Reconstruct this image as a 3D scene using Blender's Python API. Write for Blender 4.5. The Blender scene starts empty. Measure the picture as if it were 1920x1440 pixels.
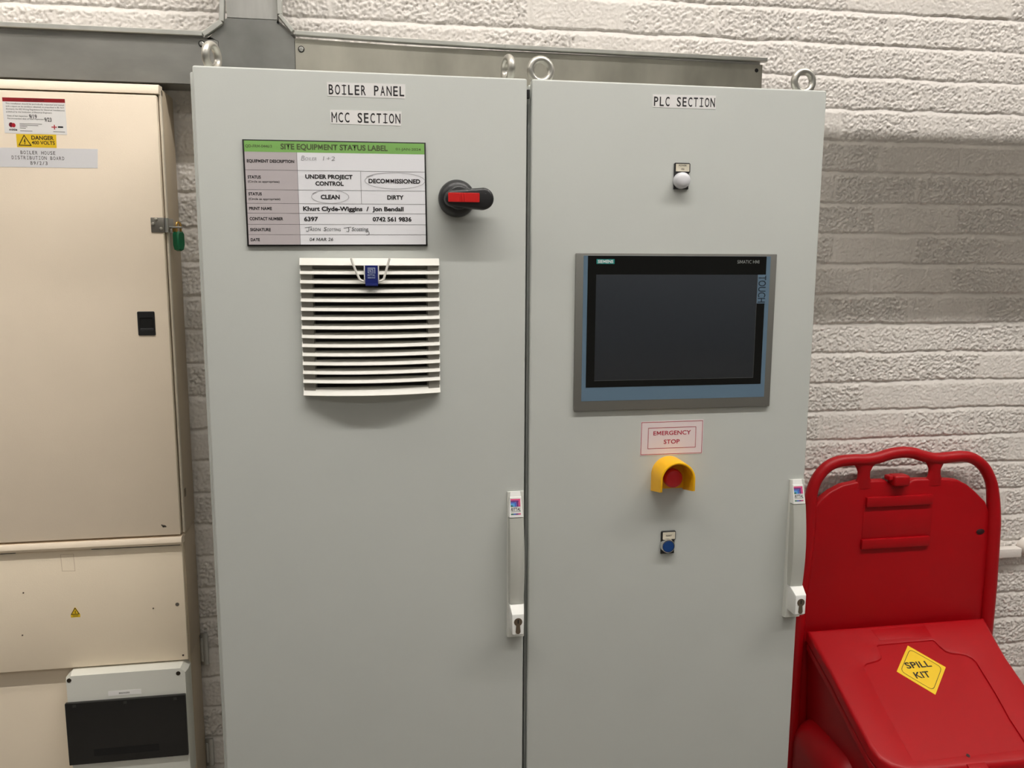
import bpy, bmesh, math, random
import numpy as np
from mathutils import Matrix, Vector

S = bpy.context.scene
COL = S.collection
random.seed(7)

# ------------------------------------------------------------------ camera
cam_d = bpy.data.cameras.new('camera')
cam = bpy.data.objects.new('camera', cam_d)
COL.objects.link(cam)
cam_d.sensor_width = 36.0
cam_d.lens = 1593.2 / 1920 * 36.0
cam_d.clip_start = 0.02
r_ = (0.98559273, -0.16907263, 0.00462681)
f_ = (0.16784538, 0.97433352, -0.15000708)
u_ = (0.02085403, 0.14862248, 0.98867410)
m4 = Matrix(((r_[0], u_[0], -f_[0], -0.30921), (r_[1], u_[1], -f_[1], -1.61686),
             (r_[2], u_[2], -f_[2], 1.76560), (0, 0, 0, 1)))
cam.matrix_world = m4
S.camera = cam

# ------------------------------------------------------------------ world, exposure
world = bpy.data.worlds.new('world')
S.world = world
world.use_nodes = True
wb = world.node_tree.nodes['Background']
wb.inputs[0].default_value = (1.0, 0.94, 0.83, 1)
wb.inputs[1].default_value = 0.15
S.view_settings.view_transform = 'Standard'
S.view_settings.look = 'None'
S.view_settings.gamma = 1.0
S.view_settings.use_curve_mapping = False
S.view_settings.exposure = -0.37
NEAR_EMIT = 225.0        # tubes of the near row of battens
FAR_EMIT = 28.0         # tubes of the far row
TUBE_COL = (1.0, 0.965, 0.925)

# ------------------------------------------------------------------ helpers
def lin(c):
    return tuple(((v / 255) / 12.92 if v / 255 <= 0.04045 else ((v / 255 + 0.055) / 1.055) ** 2.4) for v in c)

MATS = {}
def mat(name, col, rough=0.5, metal=0.0, bump=0.0, bscale=300.0, var=0.0, vscale=6.0, coat=0.0, stretch=None, spec=None):
    if name in MATS:
        return MATS[name]
    m = bpy.data.materials.new(name)
    m.use_nodes = True
    nt = m.node_tree
    b = nt.nodes['Principled BSDF']
    c = lin(col)
    b.inputs['Base Color'].default_value = (*c, 1)
    b.inputs['Roughness'].default_value = rough
    b.inputs['Metallic'].default_value = metal
    if spec is not None:
        b.inputs['Specular IOR Level'].default_value = spec
    if coat:
        b.inputs['Coat Weight'].default_value = coat
        b.inputs['Coat Roughness'].default_value = 0.08
    tc = nt.nodes.new('ShaderNodeTexCoord')
    mp = nt.nodes.new('ShaderNodeMapping')
    nt.links.new(tc.outputs['Object'], mp.inputs['Vector'])
    if stretch:
        mp.inputs['Scale'].default_value = stretch
    if var:
        n = nt.nodes.new('ShaderNodeTexNoise')
        n.inputs['Scale'].default_value = vscale
        n.inputs['Detail'].default_value = 4
        nt.links.new(mp.outputs[0], n.inputs['Vector'])
        rp = nt.nodes.new('ShaderNodeMapRange')
        rp.inputs[1].default_value = 0.3; rp.inputs[2].default_value = 0.7
        rp.inputs[3].default_value = 1 - var; rp.inputs[4].default_value = 1 + var
        nt.links.new(n.outputs['Fac'], rp.inputs[0])
        mx = nt.nodes.new('ShaderNodeMix'); mx.data_type = 'RGBA'; mx.blend_type = 'MULTIPLY'
        mx.inputs['Factor'].default_value = 1.0
        mx.inputs['A'].default_value = (*c, 1)
        nt.links.new(rp.outputs[0], mx.inputs['B'])
        nt.links.new(mx.outputs['Result'], b.inputs['Base Color'])
    if bump:
        n2 = nt.nodes.new('ShaderNodeTexNoise')
        n2.inputs['Scale'].default_value = bscale
        n2.inputs['Detail'].default_value = 2
        nt.links.new(tc.outputs['Object'], n2.inputs['Vector'])
        bp = nt.nodes.new('ShaderNodeBump')
        bp.inputs['Strength'].default_value = bump
        bp.inputs['Distance'].default_value = 0.001
        nt.links.new(n2.outputs['Fac'], bp.inputs['Height'])
        nt.links.new(bp.outputs['Normal'], b.inputs['Normal'])
    MATS[name] = m
    return m

def glow(name, col, strength):
    m = bpy.data.materials.new(name); m.use_nodes = True
    nt = m.node_tree
    nt.nodes.remove(nt.nodes['Principled BSDF'])
    e = nt.nodes.new('ShaderNodeEmission')
    e.inputs[0].default_value = (*col, 1); e.inputs[1].default_value = strength
    nt.links.new(e.outputs[0], nt.nodes['Material Output'].inputs[0])
    return m

class MB:
    """collects shapes; build() links them as one mesh object"""
    def __init__(self, M=None):
        self.bm = bmesh.new(); self.M = M
        self.mi = 0
    def _new(self, verts):
        if self.M is not None:
            for v in verts: v.co = self.M @ v.co
    def face(self, vs):
        try:
            f = self.bm.faces.new(vs); f.material_index = self.mi; return f
        except ValueError:
            return None
    def merge(self, tmp):
        me = bpy.data.meshes.new('tmp'); tmp.to_mesh(me); tmp.free()
        n0 = len(self.bm.verts); f0 = len(self.bm.faces)
        self.bm.from_mesh(me); bpy.data.meshes.remove(me)
        self.bm.verts.ensure_lookup_table(); self.bm.faces.ensure_lookup_table()
        for f in self.bm.faces[f0:]: f.material_index = self.mi
        self._new(self.bm.verts[n0:])
    def box(self, x0, x1, y0, y1, z0, z1, bev=0.0, seg=2):
        t = bmesh.new()
        bmesh.ops.create_cube(t, size=1.0)
        for v in t.verts:
            v.co = ((x0 + x1) / 2 + v.co.x * (x1 - x0), (y0 + y1) / 2 + v.co.y * (y1 - y0), (z0 + z1) / 2 + v.co.z * (z1 - z0))
        if bev:
            bmesh.ops.bevel(t, geom=t.edges[:], offset=bev, segments=seg, profile=0.5, affect='EDGES')
        self.merge(t)
    def prism(self, pts, y0, y1, bev=0.0, seg=2, holes=(), outer=False):
        """outline pts in (x,z), extruded from y0 (front) to y1"""
        t = bmesh.new()
        loops = []
        es = []
        for lp in (pts,) + tuple(holes):
            vs = [t.verts.new((p[0], y0, p[1])) for p in lp]
            if lp is pts: rim = set(vs); inr = set()
            else: inr |= set(vs)
            for i in range(len(vs)): es.append(t.edges.new((vs[i], vs[(i + 1) % len(vs)])))
        if holes:
            bmesh.ops.triangle_fill(t, edges=es, use_beauty=True)
        else:
            t.faces.new(t.verts[:])
        r = bmesh.ops.extrude_face_region(t, geom=t.faces[:])
        for v in [g for g in r['geom'] if isinstance(g, bmesh.types.BMVert)]: v.co.y = y1
        bmesh.ops.recalc_face_normals(t, faces=t.faces[:])
        if bev:
            ed = [e for e in t.edges if abs(e.verts[0].co.y - y0) < 1e-6 and abs(e.verts[1].co.y - y0) < 1e-6
                  and len(e.link_faces) == 2 and abs(e.link_faces[0].normal.y - e.link_faces[1].normal.y) > 0.5]
            if outer: ed = [e for e in ed if e.verts[0] in rim and e.verts[1] in rim]
            bmesh.ops.bevel(t, geom=ed, offset=bev, segments=seg, profile=0.5, affect='EDGES')
            if outer:
                ed = [e for e in t.edges if e.verts[0] in inr and e.verts[1] in inr and len(e.link_faces) == 2 and abs(e.link_faces[0].normal.y - e.link_faces[1].normal.y) > 0.5]
                bmesh.ops.bevel(t, geom=ed, offset=outer, segments=2, profile=0.5, affect='EDGES')
        self.merge(t)
    def sect(self, rings, cap=True):
        """loft through rings of equal length"""
        t = bmesh.new()
        R = [[t.verts.new(p) for p in ring] for ring in rings]
        n = len(R[0])
        for a, b in zip(R, R[1:]):
            for i in range(n): t.faces.new((a[i], a[(i + 1) % n], b[(i + 1) % n], b[i]))
        if cap:
            t.faces.new(R[0]); t.faces.new(R[-1])
        bmesh.ops.recalc_face_normals(t, faces=t.faces[:])
        self.merge(t)
    def lathe(self, c, prof, axis='y', n=40):
        """prof = [(r, h)] turned about an axis through c; h along -y (towards the viewer) or +z"""
        rings = []
        for r, h in prof:
            ring = []
            for k in range(n):
                a = 2 * math.pi * k / n
                if axis == 'y': ring.append((c[0] + r * math.cos(a), c[1] - h, c[2] + r * math.sin(a)))
                elif axis == 'z': ring.append((c[0] + r * math.cos(a), c[1] + r * math.sin(a), c[2] + h))
                else: ring.append((c[0] + h, c[1] + r * math.cos(a), c[2] + r * math.sin(a)))
            rings.append(ring)
        self.sect(rings)
    def tube(self, path, r, n=12, closed=False):
        P = [Vector(p) for p in path]
        rad = r if isinstance(r, (list, tuple)) else [r] * len(P)
        rings = []
        prev = None
        N = len(P)
        for i, p in enumerate(P):
            if closed: d = P[(i + 1) % N] - P[i - 1]
            else: d = P[min(i + 1, N - 1)] - P[max(i - 1, 0)]
            d.normalize()
            ref = prev if prev is not None else (Vector((0, 1, 0)) if abs(d.y) < 0.9 else Vector((0, 0, 1)))
            s = ref - d * ref.dot(d); s.normalize()
            prev = s
            w = d.cross(s)
            rings.append([tuple(p + rad[i] * (math.cos(2 * math.pi * k / n) * s + math.sin(2 * math.pi * k / n) * w)) for k in range(n)])
        if closed:
            rings.append(rings[0])
        self.sect(rings, cap=not closed)
    def torus(self, c, R, r, rz=0.0, n=40, k=16):
        """ring standing upright, its plane turned by rz about z"""
        rings = []
        for i in range(n):
            a = 2 * math.pi * i / n
            ring = []
            for j in range(k):
                b = 2 * math.pi * j / k
                rr = R + r * math.cos(b)
                x, y, z = rr * math.cos(a), r * math.sin(b), rr * math.sin(a)
                ring.append((c[0] + x * math.cos(rz) - y * math.sin(rz), c[1] + x * math.sin(rz) + y * math.cos(rz), c[2] + z))
            rings.append(ring)
        t = bmesh.new()
        Rv = [[t.verts.new(p) for p in ring] for ring in rings]
        for i in range(n):
            for j in range(k):
                t.faces.new((Rv[i][j], Rv[(i + 1) % n][j], Rv[(i + 1) % n][(j + 1) % k], Rv[i][(j + 1) % k]))
        bmesh.ops.recalc_face_normals(t, faces=t.faces[:])
        self.merge(t)
    def poly(self, pts, y):
        vs = [self.bm.verts.new((p[0], y, p[1])) for p in pts]
        self._new(vs)
        self.face(vs)
    def line(self, pts, w, y, closed=False):
        """flat printed stroke of width w through (x,z) points on plane y"""
        n = len(pts)
        for i in range(n if closed else n - 1):
            a = Vector(pts[i]); b = Vector(pts[(i + 1) % n])
            d = (b - a)
            if d.length < 1e-7: continue
            d.normalize(); q = Vector((-d.y, d.x)) * w / 2; e = d * w * 0.4
            self.poly([a - e + q, a - e - q, b + e - q, b + e + q], y)
    def build(self, name, mats, parent=None, angle=32, label=None, subsurf=0):
        off = Vector((0, 0, 0))
        root = parent
        while root is not None:
            off += Vector(root.location); root = root.parent
        bm = self.bm
        for v in bm.verts: v.co -= off
        lim = math.radians(angle)
        for f in bm.faces: f.smooth = True
        for e in bm.edges:
            if len(e.link_faces) == 2:
                if e.calc_face_angle(0) > lim: e.smooth = False
            else: e.smooth = False
        me = bpy.data.meshes.new(name)
        bm.to_mesh(me); bm.free()
        for m in (mats if isinstance(mats, (list, tuple)) else [mats]): me.materials.append(m)
        o = bpy.data.objects.new(name, me)
        COL.objects.link(o)
        if parent is not None: o.parent = parent
        if label: o['label'] = label
        return o

def thing(name, label, cat, loc=(0, 0, 0), group=None):
    o = bpy.data.objects.new(name, None); COL.objects.link(o)
    o.empty_display_size = 0.1
    o.location = loc; o['label'] = label; o['category'] = cat
    if group: o['group'] = group
    return o

def tag(o, label, cat, group=None):
    o['label'] = label; o['category'] = cat
    if group: o['group'] = group
    return o

def structure(o):
    o['kind'] = 'structure'; return o

# ---- lettering
_glyph = {}
def glyphs(s, bold=0.0, shear=0.0):
    """flat outline mesh of a string: list of (verts2d, faces)"""
    key = (s, bold, shear)
    if key in _glyph: return _glyph[key]
    c = bpy.data.curves.new('lettering', 'FONT')
    c.body = s; c.size = 1.0; c.offset = bold; c.shear = shear; c.resolution_u = 3
    o = bpy.data.objects.new('lettering', c); COL.objects.link(o)
    bpy.context.view_layer.update()
    dg = bpy.context.evaluated_depsgraph_get()
    me = bpy.data.meshes.new_from_object(o.evaluated_get(dg))
    vs = [(v.co.x, v.co.y) for v in me.vertices]
    fs = [tuple(p.vertices) for p in me.polygons]
    bpy.data.objects.remove(o); bpy.data.curves.remove(c); bpy.data.meshes.remove(me)
    _glyph[key] = (vs, fs)
    return _glyph[key]

def cap_height():
    vs, _ = glyphs('H'); return max(v[1] for v in vs)

_adv = {}
def advance(ch):
    if ch not in _adv:
        _adv[ch] = max(v[0] for v in glyphs(ch + 'H')[0]) - max(v[0] for v in glyphs('H')[0])
    return _adv[ch]

def letter_m(bold, shear):
    """capital M as one clean outline"""
    g, _ = glyphs('M')
    x0 = min(v[0] for v in g); x1 = max(v[0] for v in g); h = cap_height(); w = x1 - x0
    t = 0.085 + 1.7 * bold; b = 0.16 * h
    tv = t * math.sqrt(1 + ((h - b) / (w / 2 - t)) ** 2) * 0.8
    s_ = t * 0.35
    P = [(0, 0), (t, 0), (t, h - tv), (w / 2 - s_, b), (w / 2 + s_, b), (w - t, h - tv), (w - t, 0), (w, 0), (w, h), (w - t * 1.1, h), (w / 2, b + tv * .8), (t * 1.1, h), (0, h)]
    return [(x0 + x + shear * y, y) for x, y in P], [tuple(range(len(P)))]

def word(s, bold=0.0, shear=0.0):
    if 'M' not in s: return glyphs(s, bold, shear)
    vs, fs = [], []; x = 0.0
    for part in s.replace('M', '\x01M\x01').split('\x01'):
        if not part: continue
        g, f = letter_m(bold, shear) if part == 'M' else glyphs(part, bold, shear)
        n0 = len(vs); vs += [(v[0] + x, v[1]) for v in g]; fs += [tuple(i + n0 for i in q) for q in f]
        x += sum(advance(c) for c in part)
    return vs, fs

def put(mb, vs, fs, fn):
    bv = [mb.bm.verts.new(fn(v)) for v in vs]
    mb._new(bv)
    for f in fs: mb.face([bv[i] for i in f])

def text(mb, s, x, z, cap, y, width=None, align='l', bold=0.0, shear=0.0, fn=None):
    """s printed on plane y, baseline z; scaled to cap height and, if given, to width"""
    vs, fs = word(s, bold, shear)
    if not vs: return
    x0 = min(v[0] for v in vs); x1 = max(v[0] for v in vs)
    sz = cap / cap_height()
    sx = sz if width is None else width / (x1 - x0)
    w = (x1 - x0) * sx
    ox = x - (0 if align == 'l' else w / 2 if align == 'c' else w)
    if fn is None: fn = lambda p: (p[0], y, p[1])
    put(mb, vs, fs, lambda v: fn((ox + (v[0] - x0) * sx, z + v[1] * sz)))

def mono(mb, s, x0, x1, z, cap, y, bold=0.0, slope=0.0):
    """typewriter lettering: every character in a cell of the same width"""
    n = len(s); p = (x1 - x0) / n
    for i, ch in enumerate(s):
        if ch == ' ': continue
        cx = x0 + (i + 0.5) * p
        zz = z + slope * (cx - x0)
        if ch == 'I':
            w = cap * 0.085 * (1 + bold * 20)
            mb.line([(cx, zz), (cx, zz + cap)], w, y)
            mb.line([(cx - p * .28, zz + w / 2), (cx + p * .28, zz + w / 2)], w, y)
            mb.line([(cx - p * .28, zz + cap - w / 2), (cx + p * .28, zz + cap - w / 2)], w, y)
            continue
        if ch == 'M':
            w = cap * 0.095; e = p * .36
            mb.line([(cx - e, zz), (cx - e, zz + cap)], w, y); mb.line([(cx + e, zz), (cx + e, zz + cap)], w, y)
            mb.line([(cx - e, zz + cap - w * .3), (cx, zz + cap * .42)], w, y); mb.line([(cx, zz + cap * .42), (cx + e, zz + cap - w * .3)], w, y)
            continue
        vs, fs = word(ch, bold)
        a = min(v[0] for v in vs); b = max(v[0] for v in vs)
        sz = cap / cap_height()
        wd = p * (0.8 if ch in 'MHNO' else 0.72)
        if ch == '/': wd = p * 0.6
        sx = wd / (b - a)
        put(mb, vs, fs, lambda v: (cx - wd / 2 + (v[0] - a) * sx, y, zz + v[1] * sz))

def rrect(x0, x1, z0, z1, r, n=6):
    P = []
    for cx, cz, a0 in ((x1 - r, z1 - r, 0), (x0 + r, z1 - r, 90), (x0 + r, z0 + r, 180), (x1 - r, z0 + r, 270)):
        for k in range(n + 1):
            a = math.radians(a0 + 90 * k / n); P.append((cx + r * math.cos(a), cz + r * math.sin(a)))
    return P

def ellipse(cx, cz, a, b, n=48, wob=0.0):
    return [(cx + a * math.cos(2 * math.pi * k / n) * (1 + wob * math.sin(3 * k / n)), cz + b * math.sin(2 * math.pi * k / n)) for k in range(n)]

def spline(P, n=6):
    """Catmull-Rom through points"""
    P = [Vector(p) for p in P]; out = []
    for i in range(len(P) - 1):
        a, b, c, d = P[max(i - 1, 0)], P[i], P[i + 1], P[min(i + 2, len(P) - 1)]
        for k in range(n):
            t = k / n
            out.append(0.5 * (2 * b + (c - a) * t + (2 * a - 5 * b + 4 * c - d) * t * t + (3 * b - a - 3 * c + d) * t ** 3))
    out.append(P[-1])
    return out

# ------------------------------------------------------------------ materials
GREY = mat('cabinet paint', (197, 200, 195), 0.42, bump=0.10, bscale=700, var=0.025, vscale=3)
GREYPL = mat('handle plastic', (214, 215, 208), 0.38)
LEVER = mat('lever plastic', (186, 187, 179), 0.45, bump=0.05, bscale=900)
GAP = mat('seal rubber', (58, 58, 54), 0.8)
PLINTH = mat('plinth paint', (70, 71, 70), 0.6)
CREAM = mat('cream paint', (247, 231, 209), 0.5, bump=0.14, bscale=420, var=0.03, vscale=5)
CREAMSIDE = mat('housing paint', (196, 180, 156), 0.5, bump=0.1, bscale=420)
GALV = mat('galvanised steel', (152, 151, 146), 0.42, metal=0.75, var=0.14, vscale=9, bump=0.06, bscale=120, stretch=(1, 1, 2.2))
GALVL = mat('galvanised edge', (196, 196, 190), 0.4, metal=0.6, var=0.08, vscale=30)
ZINC = mat('zinc plated steel', (196, 194, 186), 0.36, metal=0.9, bump=0.04, bscale=200)
STEEL = mat('steel', (190, 190, 186), 0.3, metal=0.85)
DARK = mat('dark gap', (22, 21, 20), 0.8)
WHITELB = mat('white label film', (250, 248, 246), 0.5)
INK = mat('black ink', (28, 24, 26), 0.6)
INKG = mat('faded grey ink', (120, 118, 116), 0.7)
INKW = mat('worn grey ink', (92, 88, 84), 0.7)
PENCIL = mat('pen ink', (150, 148, 150), 0.7)
PEN = mat('marker ink', (40, 40, 44), 0.7)
BLACKPL = mat('black plastic', (30, 30, 31), 0.42, bump=0.04, bscale=500)
BLACKGL = mat('black glass', (10, 11, 10), 0.25)
SCREEN = mat('screen glass', (46, 50, 55), 0.16, spec=0.45)
RED = mat('red plastic', (205, 26, 24), 0.4)
SPILL = mat('red moulded plastic', (164, 2, 14), 0.42, spec=0.32, bump=0.05, bscale=300, var=0.03, vscale=8)
YELLOW = mat('yellow plastic', (250, 188, 12), 0.38)
YSTICK = mat('yellow sticker', (245, 206, 40), 0.45)
VENTW = mat('vent plastic', (232, 230, 222), 0.42)
BRICK = mat('painted brick', (231, 225, 218), 0.48, bump=0.4, bscale=380, var=0.035, vscale=14)

# ------------------------------------------------------------------ setting
FLOOR = mat('concrete floor', (128, 124, 118), 0.6, var=0.1, vscale=3)
CEIL = mat('ceiling paint', (214, 210, 202), 0.8)
b = MB(); b.box(-5, 5, -7, 0.6, -0.12, 0.0); structure(b.build('floor', FLOOR))
b = MB(); b.box(-5, 5, -7, 0.6, 5.6, 5.7); structure(b.build('ceiling', CEIL))

WALL = 0.400
PITCH, Z0, BLEN, XP = 0.0764, 2.1295, 0.225, 0.0752
def brick_wall():
    x0, x1, z0, z1, st = -1.50, 2.5, 0.2, 2.65, 0.0026
    nx = int((x1 - x0) / st) + 1; nz = int((z1 - z0) / st) + 1
    X = np.linspace(x0, x1, nx); Z = np.linspace(z0, z1, nz)
    GX, GZ = np.meshgrid(X, Z)
    rng = np.random.default_rng(4)
    fx = np.fft.fftfreq(nx, st)[None, :]; fz = np.fft.fftfreq(nz, st)[:, None]
    def field(l0, l1, ax=1.0, az=1.0):
        k = np.sqrt((fx * ax) ** 2 + (fz * az) ** 2) + 1e-9
        amp = np.exp(-(k * l0) ** 2) * (1 - np.exp(-(k * l1) ** 2))
        w = rng.standard_normal((nz, nx))
        g = np.fft.ifft2(np.fft.fft2(w) * amp).real
        return g / g.std()
    wob = field(0.12, 0.6) * 0.0009
    wob2 = field(0.03, 0.2) * 0.0006
    zz = GZ + wob + wob2
    row = np.floor((zz - Z0) / PITCH)
    vz = (zz - Z0) / PITCH - row                       # 0 at the joint below, 1 at the joint above
    sv = vz * PITCH
    xs = GX + wob2 * 1.5 + field(0.1, 0.5) * 0.002
    # rows 0.. : joints of the row above Z0+2*PITCH at XP
    sh = np.where((row.astype(int) % 2) == 0, 0.0, 0.5)
    bx = (xs - XP) / BLEN + sh
    bi = np.floor(bx); vx = bx - bi
    dx = np.minimum(vx, 1 - vx) * BLEN
    hsh = np.sin(bi * 127.1 + row * 311.7) * 43758.5453; hsh = hsh - np.floor(hsh)
    hs2 = np.sin(bi * 269.5 + row * 183.3) * 24634.63; hs2 = hs2 - np.floor(hs2)
    rough = 0.15 + 0.85 * np.clip(hsh * 1.5, 0, 1)
    g = field(0.0044, 0.014, 0.85, 1.2)
    g2 = field(0.007, 0.03)
    n = 0.9 - np.abs(g) * 1.15 + 0.55 * np.clip(g2, -1.2, 1.2) - 0.28 * np.abs(field(0.0024, 0.0055))
    sm = lambda d, a, bb: np.clip((d - a) / (bb - a), 0, 1) ** 2 * (3 - 2 * np.clip((d - a) / (bb - a), 0, 1))
    low = sm(sv + field(0.008, 0.04) * 0.0005, 0.0004, 0.0030)              # arris at the foot of a brick
    mort = np.clip((sv - (PITCH - 0.0115)) / 0.0115, 0, 1)                 # weathered bed joint, sloping in and up
    edgx = 1 - (1 - sm(dx, 0.0015, 0.006)) * 0.30 * (mort < 0.01)
    F = 0.0050 + (hs2 - 0.5) * 0.0016
    face = (1 - sm(mort, 0.0, 0.12) * 0.12) * (1 - mort ** 1.3 * 0.9)
    h = low * face * edgx * F + low * (1 - sm(mort, 0.0, 0.2) * 0.85) * sm(dx, 0.001, 0.006) * (0.15 + 1.0 * rough) * n * 0.0018
    co = np.empty((nz * nx, 3), np.float32)
    co[:, 0] = GX.ravel(); co[:, 2] = GZ.ravel(); co[:, 1] = (WALL + 0.004 - h).ravel()
    idx = np.arange(nz * nx, dtype=np.int32).reshape(nz, nx)
    q = np.stack([idx[:-1, :-1], idx[:-1, 1:], idx[1:, 1:], idx[1:, :-1]], -1).reshape(-1, 4)
    # the rest of the wall, plain, behind and around the relief
    bx_ = np.array([(-5, .412, 0), (5, .412, 0), (5, .412, 5.6), (-5, .412, 5.6), (-5, .6, 0), (5, .6, 0), (5, .6, 5.6), (-5, .6, 5.6)], np.float32)
    n0 = nz * nx
    qb = np.array([(0, 1, 2, 3), (1, 5, 6, 2), (5, 4, 7, 6), (4, 0, 3, 7), (3, 2, 6, 7), (4, 5, 1, 0)], np.int32) + n0
    co = np.concatenate([co, bx_]); q = np.concatenate([q, qb])
    me = bpy.data.meshes.new('wall_back')
    me.vertices.add(len(co)); me.vertices.foreach_set('co', co.ravel())
    me.loops.add(q.size); me.loops.foreach_set('vertex_index', q.ravel().astype(np.int32))
    me.polygons.add(len(q)); me.polygons.foreach_set('loop_start', np.arange(0, q.size, 4, dtype=np.int32))
    sm_ = np.ones(len(q), bool); sm_[-6:] = False
    me.polygons.foreach_set('use_smooth', sm_)
    me.update(calc_edges=True); me.validate()
    me.materials.append(BRICK)
    o = bpy.data.objects.new('wall_back', me); COL.objects.link(o)
    return structure(o)
brick_wall()

# ------------------------------------------------------------------ lamps (above the frame)
HOUS = mat('white enamel', (235, 235, 230), 0.4)
def batten(x, y, z, emat, label):
    t = thing('fluorescent_batten', label, 'light', (x, y, z), 'fluorescent battens under the ceiling')
    m = MB(); m.box(x - .76, x + .76, y - .05, y + .05, z + .045, z + .10, .006)
    for s in (-.6, .6): m.lathe((x + s, y, z + .10), [(.006, 0), (.006, 5.6 - z - .10)], 'z', 10)
    m.build('housing', HOUS, t)
    m = MB(); m.lathe((x - .73, y, z), [(.026, 0), (.026, 1.46)], 'x', 10); m.build('tube', emat, t)
    for s in (-.745, .73):
        m = MB(); m.box(x + s, x + s + .015, y - .03, y + .03, z - .03, z + .045, .003)
        m.build('lamp_holder', HOUS, t)
near = glow('near tube glow', TUBE_COL, NEAR_EMIT)
far = glow('far tube glow', TUBE_COL, FAR_EMIT)
for x in (-1.2, 0.4, 2.0, 3.6):
    batten(x, -1.60, 5.0, near, 'white batten lamp in the row nearest the brick wall')
for x in (-2.7, -1.1, 0.5, 2.1):
    batten(x, -4.6, 4.3, far, 'white batten lamp in the row far from the brick wall')

batten(-1.75, -.45, 3.0, glow('board fill glow', (1.0, 0.93, 0.84), 40.0), 'white batten lamp, unseen, added to brighten the cream distribution board')  # added fill lamp out of view, lifts the board's brightness

# unseen overhead pipe, added to cast the shade band right of the cabinets
pt = thing('shade_pipe', 'unseen lagged grey pipe, added overhead to shade the brick wall', 'pipe', (2.6, -.1, 2.635))
m = MB(); m.lathe((0.42, -.1, 2.635), [(.093, 0), (.0965, .01), (.0965, 4.2)], 'x', 32); m.build('lagging', mat('pipe lagging', (170, 168, 160), 0.6), pt)
for x in (1.0, 2.6, 4.2):
    m = MB(); m.lathe((x, -.1, 2.73), [(.006, 0), (.006, 2.87)], 'z', 10)
    m.torus((x, -.1, 2.635), .103, .006, math.pi / 2); m.build('hanger', STEEL, pt)

# ------------------------------------------------------------------ cable trunking
TR = thing('cable_trunking', 'galvanised steel cable trunking on the wall, running behind the cabinet tops with an upward branch', 'trunking', (-.5, .4, 2.113))
TY = 0.300
m = MB()
m.box(-1.6, .602, TY + .012, .386, 2.113, 2.209)                       # trough along the wall
m.box(-.5800, -.4760, TY + .012, .386, 2.20, 3.1)                      # trough going up
m.prism([(-.622, 2.205), (-.580, 2.247), (-.476, 2.247), (-.444, 2.222)], TY + .012, .386)
m.build('trough', GALV, TR)
m = MB(); m.box(-1.6, -.598, TY - .001, TY + .004, 2.1125, 2.2015); m.build('lid', GALV, TR)
m = MB(); m.prism([(-.597, 2.1125), (-.4445, 2.1125), (-.4445, 2.2115), (-.4790, 2.2405), (-.4790, 2.2455), (-.5785, 2.2455), (-.6125, 2.2065), (-.597, 2.1985)], TY - .002, TY + .004)
m.build('branch_lid', mat('darker galvanised steel', (138, 138, 134), 0.4, metal=0.75, var=0.16, vscale=12, bump=0.06, bscale=120), TR)
m = MB(); m.box(-.5785, -.4775, TY - .001, TY + .004, 2.2470, 3.1, .0007); m.build('lid', mat('bright galvanised steel', (228, 227, 223), 0.4, metal=0.6, var=0.08, vscale=10, stretch=(6, 1, 1)), TR)
m = MB(); m.prism([(-.4435, 2.1125), (.602, 2.1125), (.602, 2.2010), (0.0, 2.2035), (-.24, 2.2070), (-.4435, 2.2120)], TY - .001, TY + .004)
m.build('lid', mat('stained galvanised steel', (166, 163, 151), 0.45, metal=0.6, var=0.2, vscale=10, bump=0.06, bscale=120, stretch=(1, 1, .5)), TR)
# folded lips along the edges of the trough
def lip(pts, w=.0095):
    mm = MB()
    for (ax, az), (bx, bz) in zip(pts, pts[1:]):
        d = Vector((bx - ax, bz - az)); d.normalize(); q = Vector((-d.y, d.x)) * w
        mm.prism([(ax, az), (bx, bz), (bx + q.x, bz + q.y), (ax + q.x, az + q.y)], TY - .012, TY + .006, .001, 1)
    return mm.build('edge_lip', GALVL, TR)
lip([(-1.6, 2.2060), (-.627, 2.2060)])
lip([(-.623, 2.2055), (-.5855, 2.2325)])
lip([(-.5835, 2.2365), (-.5795, 2.30), (-.5795, 3.1)])
lip([(-.4765, 3.1), (-.4765, 2.2560)], .010)
lip([(-.4755, 2.2530), (-.4500, 2.2215)], .008)
lip([(-.4435, 2.2172), (-.24, 2.2122), (0.0, 2.2088), (.609, 2.2064)], .0082)
for x, z in ((-.6305, 2.1925), (-.4312, 2.1905)):
    m = MB(); m.lathe((x, TY - .001, z), [(.0052, 0), (.0052, .001), (.0045, .003), (.0028, .0042)], n=16)
    m.mi = 1; m.lathe((x, TY - .001, z), [(.0068, 0), (.0066, .0006)], n=18); m.build('screw', [STEEL, DARK], TR)
m = MB(); m.lathe((.588, TY - .0012, 2.188), [(.0045, 0), (.004, .0006)], n=16); m.build('screw_hole', DARK, TR)

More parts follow.
